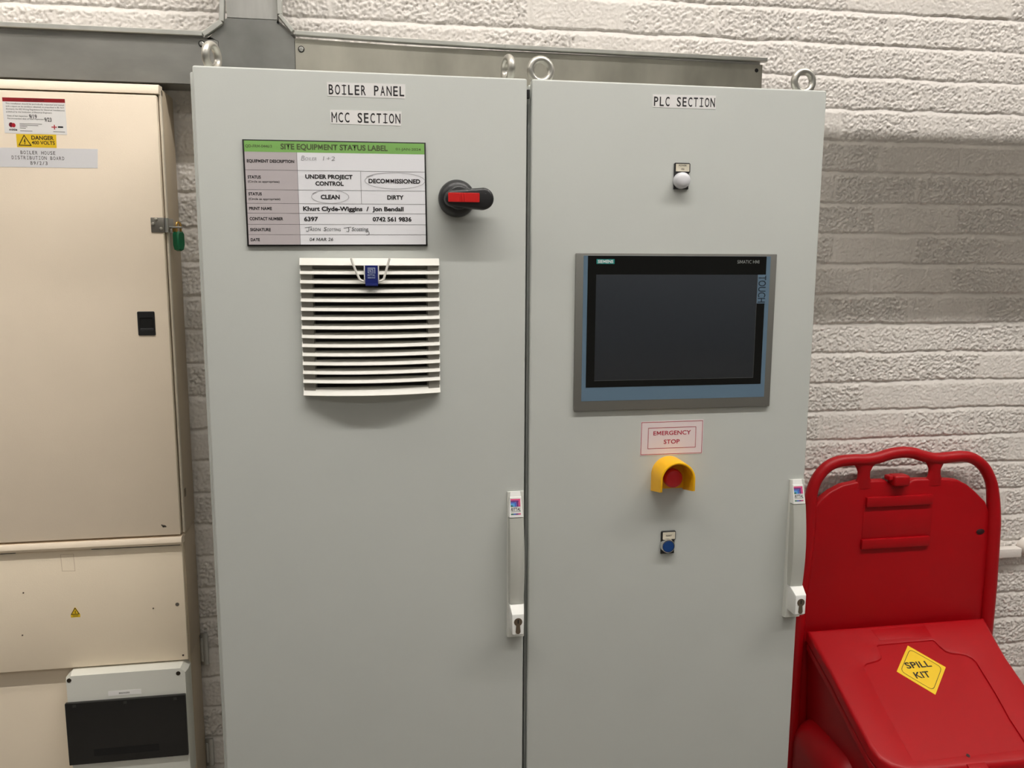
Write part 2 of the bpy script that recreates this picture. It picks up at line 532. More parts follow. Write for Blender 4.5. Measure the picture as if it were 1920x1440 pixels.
# ------------------------------------------------------------------ distribution board
BX = -1.32       # left end, out of the frame
DB = thing('distribution_board', 'cream steel distribution board on the wall left of the grey cabinets', 'electrical panel', (-1.0, .4, .45))
BS = -.710       # right side
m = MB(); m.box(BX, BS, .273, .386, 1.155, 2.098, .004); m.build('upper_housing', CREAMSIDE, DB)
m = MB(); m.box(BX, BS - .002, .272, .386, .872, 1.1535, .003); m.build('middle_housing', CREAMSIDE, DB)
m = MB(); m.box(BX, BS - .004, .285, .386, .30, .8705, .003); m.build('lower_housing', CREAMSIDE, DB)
m = MB(); m.box(BX + .004, -.7145, .250, .270, 1.1635, 2.0795, .0025); m.build('door', CREAM, DB)
m = MB()
m.sect([[(x, .250, 2.0825), (x, .250, 2.088), (x, .256, 2.1005), (x, .285, 2.1015), (x, .285, 2.0825)] for x in (BX, BS)])
m.build('top_cap', CREAM, DB)
m = MB()
m.sect([[(x, .2475, 1.1590), (x, .244, 1.1540), (x, .2435, 1.1480), (x, .250, 1.1410), (x, .285, 1.1405), (x, .285, 1.1590)] for x in (BX, -.7125)])
m.build('door_ledge', CREAM, DB)
for x0, x1 in ((BX, -1.048), (-.898, -.7175)):
    m = MB(); m.box(x0, x1, .2525, .258, 1.1388, 1.1404); m.build('ledge_slot', DARK, DB)
m = MB(); m.box(BX + .004, -.7145, .2555, .272, .8725, 1.1395, .002); m.build('cover_panel', mat('paler cover cream', (254, 238, 213), 0.5, bump=0.14, bscale=420, var=0.03, vscale=5), DB)  # cover a touch paler than the door
m = MB(); m.box(BX + .004, -.716, .2755, .290, .31, .8690, .002); m.build('lower_panel', mat('pale cream paint', (240, 225, 202), 0.5, bump=0.14, bscale=420), DB)
# front flange edge of the housing showing beside the door
m = MB(); m.box(-.7128, -.7082, .262, .2735, 1.165, 2.083, .001); m.build('housing_flange', mat('pale flange edge', (214, 204, 186), .4), DB)  # flange a tone paler than the housing
for x, z, rr in ((-.7310, 1.0031, .0042), (-.7248, .8838, .0022), (-.7812, .9975, .0016), (-1.0400, 1.050, .0016), (-1.0490, .955, .0016)):
    m = MB(); m.lathe((x, .2556, z), [(rr, 0), (rr * .9, .0012), (rr * .5, .0014)], n=14)
    m.build('screw', mat('dull screw', (120, 112, 102), .5, metal=.5) if rr > .004 else mat('chipped spot', (74, 58, 46), .7), DB)
m = MB(); m.line([(-.752, 1.187), (-.749, 1.183), (-.744, 1.183)], .0028, .2497); m.line([(-.7485, 1.1855), (-.7455, 1.1845)], .003, .2497); m.build('paint_chip', mat('bare chip', (96, 88, 78), .6), DB)
m = MB()
m.line([(-.9609, 1.1303), (-.9353, 1.1303), (-.9345, 1.0925), (-.9600, 1.0935)], .0007, .2553, True); m.build('pencil_outline', mat('faint pencil', (206, 182, 154), .7), DB)
# black turn latch in the door
m = MB()
m.prism(rrect(-.7757, -.7415, 1.5966, 1.6466, .0025), .2478, .252, .001, 1, holes=(rrect(-.7715, -.7450, 1.6075, 1.6330, .002),))
L_ = m.build('latch', BLACKPL, DB, label='black recessed latch')
m = MB(); m.box(-.7720, -.7445, .2496, .2505, 1.6072, 1.6335); m.build('latch_recess', mat('latch shade', (10, 10, 10), .5), L_)
m = MB(); m.box(-.7712, -.7452, .2474, .2505, 1.6072, 1.6118, .001); m.build('latch_lip', mat('worn black plastic', (52, 52, 54), .35), L_)
# hasp on the door edge
m = MB()
m.box(-.7385, -.7125, .2478, .2505, 1.8080, 1.8382, .0012)
H_ = m.build('hasp', mat('hasp steel', (142, 138, 130), .38, metal=.7), DB, label='grey steel hasp')
m = MB()
m.lathe((-.7095, .2535, 1.8085), [(.0045, 0), (.0045, .029)], 'z', 14)
m.box(-.7112, -.7060, .2535, .305, 1.8085, 1.8375, .001)
m.build('hasp_strap', STEEL, H_)
m = MB(); m.box(-.7080, -.6830, .2640, .2860, 1.8178, 1.8212, .001); m.build('hasp_staple', STEEL, H_)
for x, z in ((-.7278, 1.8342), (-.7340, 1.8252), (-.7190, 1.8155)):
    m = MB(); m.lathe((x, .2478, z), [(.0036, 0), (.0034, .0012), (.0020, .0028), (.0005, .0031)], n=14); m.build('screw', ZINC, H_)
m = MB(); m.lathe((-.7000, .2790, 1.8095), [(.0035, 0), (.0035, .009)], 'z', 12); m.build('hasp_rivet', mat('brass', (200, 160, 90), .3, metal=.85), H_)
# small fittings on the side of the board
m = MB(); m.prism([(0, 0)] * 0 or rrect(0, .012, 0, .018, .001, 2), 0, .002, holes=(rrect(.003, .009, .004, .014, .001, 2),))
for v in m.bm.verts: v.co = Vector((BS + .0015 - v.co.y, .286 + v.co.x, 1.237 + v.co.z))
m.build('side_latch', mat('dull latch', (128, 116, 98), .5), DB)
for z0, z1 in ((.792, .872), (.53, .60)):
    m = MB(); m.box(-.716, -.697, .389, .3945, z0, z1, .001); m.box(-.716, -.708, .386, .389, z0 + .01, z1 - .01, .001)
    m.build('fixing_lug', STEEL, DB)
# stickers on the door
def plate(pts, y, th=.0004):
    mm = MB(); mm.prism(pts, y - th, y + .0006); return mm
PY = .2500
m = plate([(-.9999, 2.0656), (-.8855, 2.0662), (-.8861, 1.9976), (-1.0004, 1.9979)], PY)
st = m.build('inspection_sticker', WHITELB, DB, label='white inspection sticker with a dark red top band')
m = MB(); m.poly([(-.9997, 2.0654), (-.8858, 2.0660), (-.8858, 2.0586), (-.9997, 2.0578)], PY - .0005); m.build('red_band', mat('dark red print', (146, 8, 22), .5), st)
m = MB(); Y = PY - .0006
text(m, 'PERIODIC INSPECTION', -.9427, 2.0604, .0036, Y, .036, 'c', .02)
m.build('band_lettering', mat('deep red ink', (80, 4, 14), .6), st)
m = MB()
for i, (s_, w) in enumerate((('This installation should be periodically inspected and tested', .1065), ('and a report on its condition obtained, as prescribed in BS 7671', .1060),
                             ('(formerly the IEE Wiring Regulations for Electrical Installations)', .1065), ('published by the Institution of Electrical Engineers', .0830))):
    text(m, s_, -.9945, 2.0530 - i * .0052, .0026, Y, w, 'l', .006)
text(m, 'Date of last inspection', -.9930, 2.0298, .0026, Y, .037, 'l', .004)
text(m, 'Recommended date of next inspection', -.9930, 2.0247, .0026, Y, .066, 'l', .004)
for i, w in enumerate((.040, .033, .013, .010)): m.line([(-.9715, 2.0166 - i * .0028), (-.9715 + w, 2.0164 - i * .0028)], .0009, Y)
m.line([(-.9715, 2.0030), (-.950, 2.0028)], .0009, Y); m.line([(-.9110, 2.0030), (-.890, 2.0028)], .0009, Y)
m.build('lettering', INKW, st)
m = MB(); text(m, '9/19', -.9535, 2.0270, .0072, Y, .014, 'l', .02); m.build('date_handwriting', INK, st)
m = MB(); text(m, '9/23', -.9260, 2.0218, .0072, Y, .013, 'l', .02); m.build('date_handwriting', INK, st)
m = MB()
text(m, 'mitie', -.9915, 2.0030, .0040, Y, .0145, 'l', .03)
m.build('company_lettering', INK, st)
m = MB(); m.poly(rrect(-.9022, -.8926, 2.0105, 2.0135, .0004, 2), Y); m.build('emblem_bar', INK, st)
m = MB(); m.poly(ellipse(-.9875, 2.0138, .0040, .0046, 20), Y); m.build('round_emblem', mat('dark emblem red', (110, 6, 30), .5), st)
m = MB(); m.poly(ellipse(-.9830, 2.0132, .0036, .0042, 20), Y - .0001); m.build('round_emblem', mat('print red', (186, 20, 40), .5), st)
m = MB(); m.poly([(-.9095, 2.0160), (-.9077, 2.0160), (-.9077, 2.0125), (-.9040, 2.0125), (-.9040, 2.0107), (-.9077, 2.0107), (-.9077, 2.0070), (-.9095, 2.0070), (-.9095, 2.0107), (-.9140, 2.0107), (-.9140, 2.0125), (-.9095, 2.0125)], Y); m.build('red_cross', mat('print red', (186, 20, 40), .5), st)

m = plate([(-.9801, 1.9966), (-.9066, 1.9972), (-.9074, 1.9720), (-.9799, 1.9718)], PY, .0003)
st = m.build('danger_sticker', YSTICK, DB, label='yellow sticker reading DANGER 400 VOLTS')
def bolt(mm, cx, cz, h, y):
    pts = [(.06, .50), (-.16, -.02), (-.02, -.02), (-.10, -.30), (-.18, -.28), (-.02, -.5), (.10, -.24), (.03, -.26), (.14, .10), (.0, .10), (.12, .42)]
    k = h
    mm.poly([(cx + .06 * k, cz + .5 * k), (cx - .16 * k, cz - .02 * k), (cx + .0 * k, cz - .02 * k), (cx + .10 * k, cz + .1 * k), (cx + .16 * k, cz + .5 * k)], y)
    mm.poly([(cx + .10 * k, cz + .10 * k), (cx + .0 * k, cz - .02 * k), (cx + .02 * k, cz - .3 * k), (cx + .08 * k, cz - .3 * k), (cx + .18 * k, cz + .1 * k)], y)
    mm.poly([(cx - .06 * k, cz - .26 * k), (cx + .03 * k, cz - .52 * k), (cx + .14 * k, cz - .24 * k)], y)
m = MB(); Y = PY - .0005
m.line([(-.9760, 1.9755), (-.9540, 1.9755), (-.9655, 1.9945)], .0016, Y, True); bolt(m, -.9655, 1.9825, .0115, Y)
text(m, 'DANGER', -.9525, 1.9868, .0072, Y, .041, 'l', .025); text(m, '400 VOLTS', -.9525, 1.9777, .0065, Y, .0425, 'l', .02)
m.build('lettering', mat('dark print', (52, 36, 10), .6), st)

m = plate([(-1.0500, 1.9695), (-.8310, 1.9716), (-.8334, 1.9340), (-1.0520, 1.9325)], PY, .00035)
st = m.build('name_label', mat('cool white film', (234, 233, 236), .5), DB, label='white tape reading BOILER HOUSE DISTRIBUTION BOARD B9/2/3')
m = MB()
for s_, cx, z in (('BOILER HOUSE', -.9425, 1.9583), ('DISTRIBUTION BOARD', -.9430, 1.9483), ('B9/2/3', -.9420, 1.9383)):
    n_ = len(s_) * .00545; mono(m, s_, cx - n_ / 2, cx + n_ / 2, z, .0066, Y, .006)
m.build('lettering', mat('dark grey ink', (66, 62, 62), .7), st)
# warning triangle on the cover panel
m = plate([(-.9495, .9880), (-.9310, .9880), (-.9310, .9945), (-.9395, 1.0105), (-.9410, 1.0105), (-.9500, .9945)], .2555, .0003)
st = m.build('warning_sticker', YSTICK, DB, label='small yellow electrical warning triangle')
m = MB(); m.line([(-.9485, .9953), (-.9325, .9953), (-.9403, 1.0090)], .0014, .2550, True); bolt(m, -.9405, .9995, .0070, .2550)
m.line([(-.9462, .9922), (-.9345, .9922)], .0008, .2550); m.line([(-.9450, .9903), (-.9355, .9903)], .0006, .2550); m.build('lettering', mat('dark print', (52, 36, 10)), st)

# ------------------------------------------------------------------ breaker enclosure at the foot of the board
BE = thing('breaker_enclosure', 'grey plastic breaker box with black flap fixed below the cream cover panel', 'breaker box', (-.845, .275, .60))
EY = .232
m = MB()
m.sect([[(x0, y, z0), (x1, y, z0), (x1, y, z1 - c), (x1 - c, y, z1), (x0 + c, y, z1), (x0, y, z1 - c)]
        for x0, x1, z0, z1, y, c in ((-.966, -.7135, .610, .8685, .2745, .012), (-.966, -.7135, .610, .8685, .246, .012), (-.9615, -.7175, .6135, .8650, EY, .010))])
m.build('case', mat('grey enclosure plastic', (232, 232, 223), .45, bump=.06, bscale=600), BE)
m = MB(); m.box(-.9655, -.7185, .2235, EY + .001, .6625, .8060, .0015)
fl = m.build('flap', mat('smoked black plastic', (26, 25, 24), .28), BE, label='black flap over the breakers')
m = MB(); m.prism(rrect(-.9135, -.7790, .6800, .6960, .002), .2232, .2240); m.build('flap_slot', mat('slot black', (4, 4, 4), .6), fl)
for x, z in ((-.946, .8000), (-.843, .7995), (-.7395, .7990)):
    m = MB(); m.box(x - .0035, x + .0035, .2229, .2240, z - .003, z + .003, .0004); m.build('flap_catch', mat('catch plastic', (50, 50, 48), .4), fl)
for x, z in ((-.9555, .8555), (-.7320, .8535)):
    m = MB(); m.lathe((x, EY, z), [(.0048, 0), (.0046, .0008), (.0032, .0008), (.003, .0002)], n=16); m.build('screw', mat('dark screw', (60, 52, 42), .4, metal=.4), BE)
m = plate([(-.8785, .8240), (-.8108, .8235), (-.8108, .8125), (-.8785, .8130)], EY, .0004); st = m.build('circuit_label', WHITELB, BE)
m = MB(); text(m, 'BREAKERS', -.8455, .8165, .0030, EY - .0006, .022, 'c', .02); m.build('lettering', INKG, st)

# ------------------------------------------------------------------ padlock on the hasp
PL = thing('padlock', 'green padlock with brass shackle hanging from the hasp of the cream board', 'padlock', (-.690, .274, 1.770))
Rm = Matrix.Translation((-.690, .274, 0)) @ Matrix.Rotation(math.radians(58), 4, 'Z')
m = MB(Rm)
prof = [(-.0105, 1.806), (-.0065, 1.811), (.0065, 1.811), (.0105, 1.806), (.0105, 1.783), (.0075, 1.7735), (.0, 1.7705), (-.0075, 1.7735), (-.0105, 1.783)]
m.prism(prof, -.0068, .0068, .0028, 1); m.build('body', mat('green enamel', (16, 98, 62), .32), PL, label='green body')
m = MB(Rm)
arc = [(-.0058, 0, 1.806), (-.0058, 0, 1.824)] + [(-.0058 * math.cos(a), 0, 1.824 + .0058 * math.sin(a)) for a in [math.pi * k / 8 for k in range(1, 8)]] + [(.0058, 0, 1.824), (.0058, 0, 1.806)]
m.tube(arc, .0022, 10); m.build('shackle', mat('brass', (200, 160, 90)), PL, label='brass shackle')

# ------------------------------------------------------------------ the two grey cabinets
TOP = 2.090
def cabinet(x0, x1, dx0, dx1, label):
    t = thing('control_cabinet', label, 'cabinet', ((x0 + x1) / 2, .19, 0), 'grey control cabinets')
    m = MB()
    m.box(x0, x1, .024, .372, .100, TOP - .0065, .003)
    m.build('body', GREY, t)
    m = MB(); m.box(dx0 + .004, dx1 - .004, .012, .0245, .112, TOP - .012); m.build('door_seal', GAP, t)
    m = MB(); m.box(x0 + .003, x1 - .003, .030, .366, 0, .100, .003); m.build('plinth', PLINTH, t)
    m = MB(); m.box(dx0, dx1, 0, .021, .105, TOP, .0038, 3); m.build('door', GREY, t)
    return t
def cab_label(parent, name, s_, pts, x0, x1, z, slope, label):
    mm = MB(); mm.prism(pts, -.0004, .0006); st_ = mm.build(name, mat('label tape', (246, 244, 242), .45), parent, label=label)
    mm = MB(); mono(mm, s_, x0, x1, z, .0166, -.0006, .012, slope); mm.build('lettering', INK, st_)
def lifting_eye(parent, x, y, rz):
    mm = MB(); z = TOP - .005
    mm.lathe((x, y, z), [(.0155, 0), (.0155, .004), (.012, .007), (.009, .012)], 'z', 24)
    mm.torus((x, y, z + .0325), .0205, .0072, rz)
    return mm.build('lifting_eye', ZINC, parent)
# comfort handle, measured from the door's closing edge (u = 0, growing towards the hinge as -u)
def handle(parent, ex):
    X = lambda u: ex + u
    def ring(z, a, b_, d, c=.004, back=0.0):
        return [(X(a), -back, z), (X(a), -(d - c), z), (X(a) + c * .3, -(d - c * .3), z), (X(a) + c, -d, z), (X(b_) - c, -d, z), (X(b_) - c * .3, -(d - c * .3), z), (X(b_), -(d - c), z), (X(b_), -back, z)]
    mm = MB()
    mm.sect([ring(z, -.0352, -.0012, d, .002) for z, d in ((.9975, .006), (1.000, .0145), (1.060, .0155), (1.095, .0100), (1.20, .0080), (1.29, .0045), (1.3005, .0035))])
    base = mm.build('door_handle', GREYPL, parent)
    mm = MB()
    mm.sect([ring(z, a, b_, d, .0026, .002) for z, a, b_, d in ((1.2525, -.0335, -.0050, .0195), (1.268, -.0330, -.0058, .0165), (1.2905, -.0312, -.0075, .0095), (1.2910, -.0308, -.0079, .0080), (1.3010, -.0300, -.0085, .0046))])
    mm.build('badge_block', mat('white handle cap', (240, 240, 236), .35), base, label='white badge block at the top of the handle')
    mm = MB()
    N = 9
    rg = []
    for k in range(N):
        t_ = k / (N - 1); z = 1.0745 + (1.2505 - 1.0745) * t_
        d = .0255 + (.0198 - .0255) * t_ + .0100 * math.sin(math.pi * t_) * .7
        rg.append(ring(z, -.0337 , -.0040 + .0008 * math.sin(math.pi * t_), d, .0035, .004))
    mm.sect(rg)
    mm.build('lever', LEVER, base)
    mm = MB()
    mm.sect([ring(z, a, b_, d, .003, .002) for z, a, b_, d in ((1.0180, -.0305, -.0095, .046), (1.0215, -.0318, -.0082, .049), (1.0600, -.0322, -.0078, .0492), (1.0625, -.0325, -.0072, .048), (1.0735, -.0336, -.0040, .0270))])
    mm.build('lock_housing', mat('white handle cap', (240, 240, 236)), base, label='pale lock housing at the foot of the handle')
    mm = MB()
    cx, cz = X(-.0200), 1.0470
    kp = [(cx + .0083 * math.cos(a), cz + .0083 * math.sin(a)) for a in [math.radians(-62 + 304 * k / 24) for k in range(25)]]
    kp = kp + [(cx - .0050, cz - .0200)] + [(cx - .005 * math.cos(a), cz - .0200 - .005 * math.sin(a)) for a in [math.pi * k / 8 for k in range(1, 8)]] + [(cx + .0050, cz - .0200)]
    mm.prism(kp, -.0498, -.046)
    mm.build('lock_cylinder', mat('cylinder brass', (112, 98, 82), .4, metal=.5), base, label='dark metal key cylinder')
    mm = MB(); mm.box(cx - .0011, cx + .0011, -.0501, -.0497, cz - .003, cz + .005); mm.build('keyhole', DARK, base)
    # printed badge on the sloping white block
    def yb(z): return -(.0165 + (.0095 - .0165) * (z - 1.268) / (1.2905 - 1.268)) - .0004 if z > 1.268 else -(.0195 + (.0165 - .0195) * (z - 1.2525) / .0155) - .0004
    def quad(mm_, a, b_, z0, z1): 
        vs = [mm_.bm.verts.new(p) for p in ((X(a), yb(z0), z0), (X(b_), yb(z0), z0), (X(b_), yb(z1), z1), (X(a), yb(z1), z1))]
        mm_.face(vs)
    mm = MB()
    cols = [(214, 74, 128), (112, 52, 124), (70, 108, 196), (92, 164, 216), (44, 116, 96)]
    a0, a1, z0, z1 = -.0300, -.0103, 1.2730, 1.2880
    for i, c in enumerate(cols):
        f0 = i / 5.0
        mm.mi = i
        ztop = z1 - (z1 - z0) * f0; xr = a1 - (a1 - a0) * f0
        zn = z1 - (z1 - z0) * (i + 1) / 5; xn = a1 - (a1 - a0) * (i + 1) / 5
        if i < 4:
            quad(mm, a0, xr, zn, ztop - .0002); quad(mm, xn, xr - .0002, z0, zn)
        else: quad(mm, a0, xr, z0, ztop)
    for i, c in enumerate((cols[4], cols[2], cols[1], cols[0])):
        mm.mi = (4, 2, 1, 0)[i]; w = (a1 - a0) / 4; quad(mm, a0 + i * w, a0 + (i + 1) * w, 1.2578, 1.2602)
    mm.build('coloured_emblem', [mat('emblem ink %s' % n_, c, .5) for n_, c in zip(('pink', 'purple', 'blue', 'cyan', 'green'), cols)], base)
    mm = MB()
    text(mm, 'RITTAL', X(a0), 1.2652, .0058, 0, a1 - a0, 'l', .02, .25, fn=lambda p: (p[0], yb(p[1]), p[1]))
    quad(mm, a0, a1, 1.2632, 1.2637)
    mm.build('badge_lettering', INK, base)
    return base

CL = cabinet(-.6072, -.0016, -.5986, -.0046, 'left grey steel control cabinet with a white vent grille and an isolator switch')
lifting_eye(CL, -.574, .060, math.radians(68)); lifting_eye(CL, -.0310, .060, math.radians(100))
cab_label(CL, 'panel_label', 'BOILER PANEL', [(-.3691, 2.0699), (-.2298, 2.0713), (-.2301, 2.0462), (-.3688, 2.0460)], -.3680, -.2305, 2.0492, .008, 'white tape reading BOILER PANEL')
cab_label(CL, 'section_label', 'MCC SECTION', [(-.3648, 2.0222), (-.2372, 2.0235), (-.2386, 1.9980), (-.3645, 1.9981)], -.3635, -.2385, 2.0012, .008, 'white tape reading MCC SECTION')
handle(CL, -.0046)
m = MB(); m.box(-.0046, .0012, .003, .012, 2.055, 2.071, .001); m.build('baying_clip', DARK, CL)

# ---- status sign
SM = Matrix.Translation((-.356, 0, 1.874)) @ Matrix.Rotation(math.radians(-.45), 4, 'Y') @ Matrix.Translation((.356, 0, -1.874))
SX0, SX1, SZ0, SZ1 = -.5182, -.1936, 1.7805, 1.9678
m = MB(SM); m.box(SX0, SX1, -.0045, .0005, SZ0, SZ1, .0006)
sg = m.build('status_sign', mat('black frame plastic', (24, 22, 22), .4), CL, label='framed site equipment status label')
m = MB(SM); Y = -.0047
m.poly([(SX0 + .0030, SZ0 + .0028), (SX1 - .0028, SZ0 + .0028), (SX1 - .0028, SZ1 - .0022), (SX0 + .0030, SZ1 - .0022)], Y)
m.build('paper', mat('laminated paper', (248, 248, 252), .35), sg)
m = MB(SM); Y = -.0048
m.poly([(SX0 + .0030, 1.9465), (SX1 - .0028, 1.9465), (SX1 - .0028, SZ1 - .0022), (SX0 + .0030, SZ1 - .0022)], Y); m.build('header_band', mat('green print', (138, 190, 106), .3), sg, label='green header band')
CX1 = -.4248
m = MB(SM); m.poly([(SX0 + .0030, SZ0 + .0028), (CX1, SZ0 + .0028), (CX1, 1.9463), (SX0 + .0030, 1.9463)], Y); m.build('heading_column', mat('mauve grey print', (198, 190, 192), .4), sg)
ROW = [1.9463, 1.9150, 1.8805, 1.8565, 1.8392, 1.8195, 1.8010]
m = MB(SM); Y = -.0049
for z in ROW[1:]: m.line([(SX0 + .003, z), (SX1 - .003, z)], .0006, Y)
m.line([(CX1, SZ0 + .003), (CX1, 1.9463)], .0006, Y); m.line([(-.3128, 1.9150), (-.3128, 1.8565)], .0006, Y)
m.build('grid_lines', mat('grid ink', (96, 90, 92), .6), sg)
m = MB(SM); Y = -.0050
text(m, 'SITE EQUIPMENT STATUS LABEL', -.4525, 1.9517, .0092, Y, .1895, 'l', .03)
text(m, 'QD-FRM-0446/3', -.5135, 1.9540, .0046, Y, .0460, 'l', .012); text(m, '01-JAN-2024', -.2485, 1.9530, .0042, Y, .0455, 'l', .008)
m.build('header_lettering', mat('glare washed ink', (84, 96, 60), .6), sg)  # ink colour paled for the reflection washing over the header
m = MB(SM)
for s_, z, w in (('EQUIPMENT DESCRIPTION', 1.9280, .0820), ('STATUS', 1.9000, .0228), ('STATUS', 1.8705, .0232), ('PRINT NAME', 1.8450, .0395), ('CONTACT NUMBER', 1.8268, .0585), ('SIGNATURE', 1.8075, .0360), ('DATE', 1.7895, .0160)):
    text(m, s_, -.5118, z, .0050, Y, w, 'l', .034)
for z in (1.8930, 1.8625): text(m, '(Circle as appropriate)', -.5118, z, .0036, Y, .0550, 'l', .012)
for s_, x, z, c_, w, al in (('UNDER PROJECT', -.3695, 1.9010, .0068, .0840, 'c'), ('CONTROL', -.3690, 1.8890, .0068, .0500, 'c'), ('DECOMMISSIONED', -.2520, 1.8942, .0072, .0940, 'c'),
                            ('CLEAN', -.3685, 1.8650, .0072, .0338, 'c'), ('DIRTY', -.2510, 1.8650, .0072, .0300, 'c'), ('Khurt Clyde-Wiggins', -.4175, 1.8440, .0072, .1060, 'l'), ('/', -.3045, 1.8440, .0072, .0045, 'l'),
                            ('Jon Bendall', -.2935, 1.8440, .0072, .0570, 'l'), ('6397', -.4165, 1.8255, .0072, .0250, 'l'), ('0742 561 9836', -.2935, 1.8255, .0072, .0710, 'l')):
    text(m, s_, x, z, c_, Y, w, al, .038)
m.build('lettering', INK, sg)
m = MB(SM); Y = -.0052
def ellline(cx, cz, a, bb, n=60):
    m.line([(cx + a * math.cos(2 * math.pi * k / n + 2.4) * (1 + .05 * k / n), cz + bb * math.sin(2 * math.pi * k / n + 2.4) * (1 + .07 * k / n)) for k in range(n + 4)], .0006, Y)
ellline(-.2515, 1.8985, .0535, .0140); m.build('pen_circle', PENCIL, sg)
m = MB(SM); ellline(-.3690, 1.8690, .0325, .0112); m.build('pen_circle', PENCIL, sg)
m = MB(SM)
text(m, 'B', -.4175, 1.9325, .0085, Y, .0060, 'l', -.012, .2); text(m, 'OILER', -.4105, 1.9330, .0052, Y, .0200, 'l', -.012, .2); text(m, '1+2', -.3790, 1.9330, .0072, Y, .0210, 'l', -.012, .1)
m.build('pen_writing', PENCIL, sg)
m = MB(SM)
for pts in (([(-.4155, 1.8135), (-.4035, 1.8152)], ) * 1): m.line(pts, .0008, Y)
m.line(spline([(-.4085, 1.8145), (-.4088, 1.8100), (-.4105, 1.8070), (-.4135, 1.8078)], 4), .0008, Y)
text(m, 'ASON', -.4075, 1.8080, .0050, Y, .0200, 'l', .0, .15)
text(m, 'S', -.3825, 1.8078, .0068, Y, .0060, 'l', .0, .2); text(m, 'COTTING', -.3765, 1.8078, .0046, Y, .0250, 'l', .0, .2)
m.line([(-.3460, 1.8130), (-.3330, 1.8148)], .0008, Y)
m.line(spline([(-.3380, 1.8140), (-.3370, 1.8095), (-.3385, 1.8066), (-.3415, 1.8072)], 4), .0008, Y)
text(m, 'Scotting', -.3320, 1.8078, .0068, Y, .0300, 'l', .0, .2)
m.line(spline([(-.3030, 1.8090), (-.3005, 1.8040), (-.3020, 1.8010), (-.3055, 1.8005)], 5), .0008, Y)
text(m, '04 MAR 26', -.4080, 1.7898, .0056, Y, .0420, 'l', .004, .15)
m.build('handwriting', PEN, sg)

# ---- isolator switch
m = MB(); cx, cz = -.1372, 1.8695
m.lathe((cx, 0, cz), [(.0345, 0), (.0345, .004), (.0335, .012), (.0305, .019), (.026, .0225), (.0215, .024), (.0215, .030)], n=48)
iso = m.build('isolator_switch', BLACKPL, CL, label='black rotary isolator')
m = MB()
hp = [(-.1570, 1.8525), (-.1570, 1.8855)]
cap_ = [( -.0935 + .0198 * math.cos(a), 1.8672 + .0198 * math.sin(a)) for a in [math.radians(90 - 180 * k / 14) for k in range(15)]]
lft = [(-.1490 + .0150 * math.cos(a), 1.8672 + .0150 * math.sin(a)) for a in [math.radians(258 - 156 * k / 10) for k in range(11)]]
m.prism(cap_ + lft, -.0500, -.0250, .006, 3)
m.prism([(cx + .022 * math.cos(2 * math.pi * k / 28), cz + .022 * math.sin(2 * math.pi * k / 28)) for k in range(28)], -.0440, -.024, .005, 3)
m.build('handle', BLACKPL, iso)
m = MB(); m.prism(rrect(-.1580, -.1010, 1.8602, 1.8768, .0010, 2), -.0525, -.0480, .0006, 1)
for x in (-.1380, -.1335, -.1290): m.box(x, x + .0014, -.0533, -.052, 1.8606, 1.8764, .0003)
m.build('red_insert', RED, iso, label='red insert on the isolator handle')

# ---- vent grille
VX0, VX1, VZ0, VZ1 = -.4266, -.1716, 1.5042, 1.7592
def vd(x, e=.013, c=.020):
    t_ = (x - VX0) / (VX1 - VX0) * 2 - 1
    return e + c * (1 - t_ * t_)
NX = 24
m = MB(); m.box(VX0 + .003, VX1 - .003, -.0035, .0008, VZ0 + .002, VZ1 - .002, .001)
m.mi = 1
m.box(VX0 + .025, VX1 - .025, -.0042, -.003, VZ0 + .012, VZ1 - .020)
vg = m.build('vent_grille', [mat('vent inner plastic', (150, 147, 138), .5), DARK], CL, label='white louvred vent grille')
def bow(z0, z1, e, zb0, zb1, ins0=0.0, ins1=0.0, n=NX, c=.020):
    """bowed bar: front height z0..z1, back edge zb0..zb1"""
    xs = [VX0 + ins0 + (VX1 - VX0 - ins0 - ins1) * k / n for k in range(n + 1)]
    k = (z1 - z0) * .62
    return [[(x, -.003, zb0), (x, -vd(x, e, c) + .0008, z0), (x, -vd(x, e, c), z0 + .001), (x, -vd(x, e, c) + k * .9, z1 - .001), (x, -vd(x, e, c) + k + .001, z1), (x, -.003, zb1)] for x in xs]
m = MB(); m.sect(bow(VZ1 - .0142, VZ1 - .0005, .012, VZ1 - .0142, VZ1 - .0005)); m.build('top_bar', VENTW, vg)
m = MB(); m.sect(bow(VZ0 + .0002, VZ0 + .0130, .012, VZ0 + .0002, VZ0 + .0150)); m.build('bottom_bar', VENTW, vg)
pitch = .01672
for k in range(13):
    z1 = VZ1 - .0240 - k * pitch
    z0 = z1 - .0064
    m = MB()
    m.sect(bow(z0, z1, .012, z0 + .0055, z1 + .0035))
    m.build('slat', VENTW, vg)
# closed side cheeks between the slats
for a, b_ in ((0.0012, .0225), (.0225, .0012)):
    m = MB()
    x0 = VX0 + .0012 if a < b_ else VX1 - .0225
    x1 = VX0 + .0225 if a < b_ else VX1 - .0012
    xs = [x0 + (x1 - x0) * k / 4 for k in range(5)]
    m.sect([[(x, -.003, VZ0 + .004), (x, -vd(x, .0065), VZ0 + .004), (x, -vd(x, .0065), VZ1 - .013), (x, -.003, VZ1 - .013)] for x in xs])
    m.build('side_cheek', mat('vent inner plastic', (150, 147, 138)), vg)
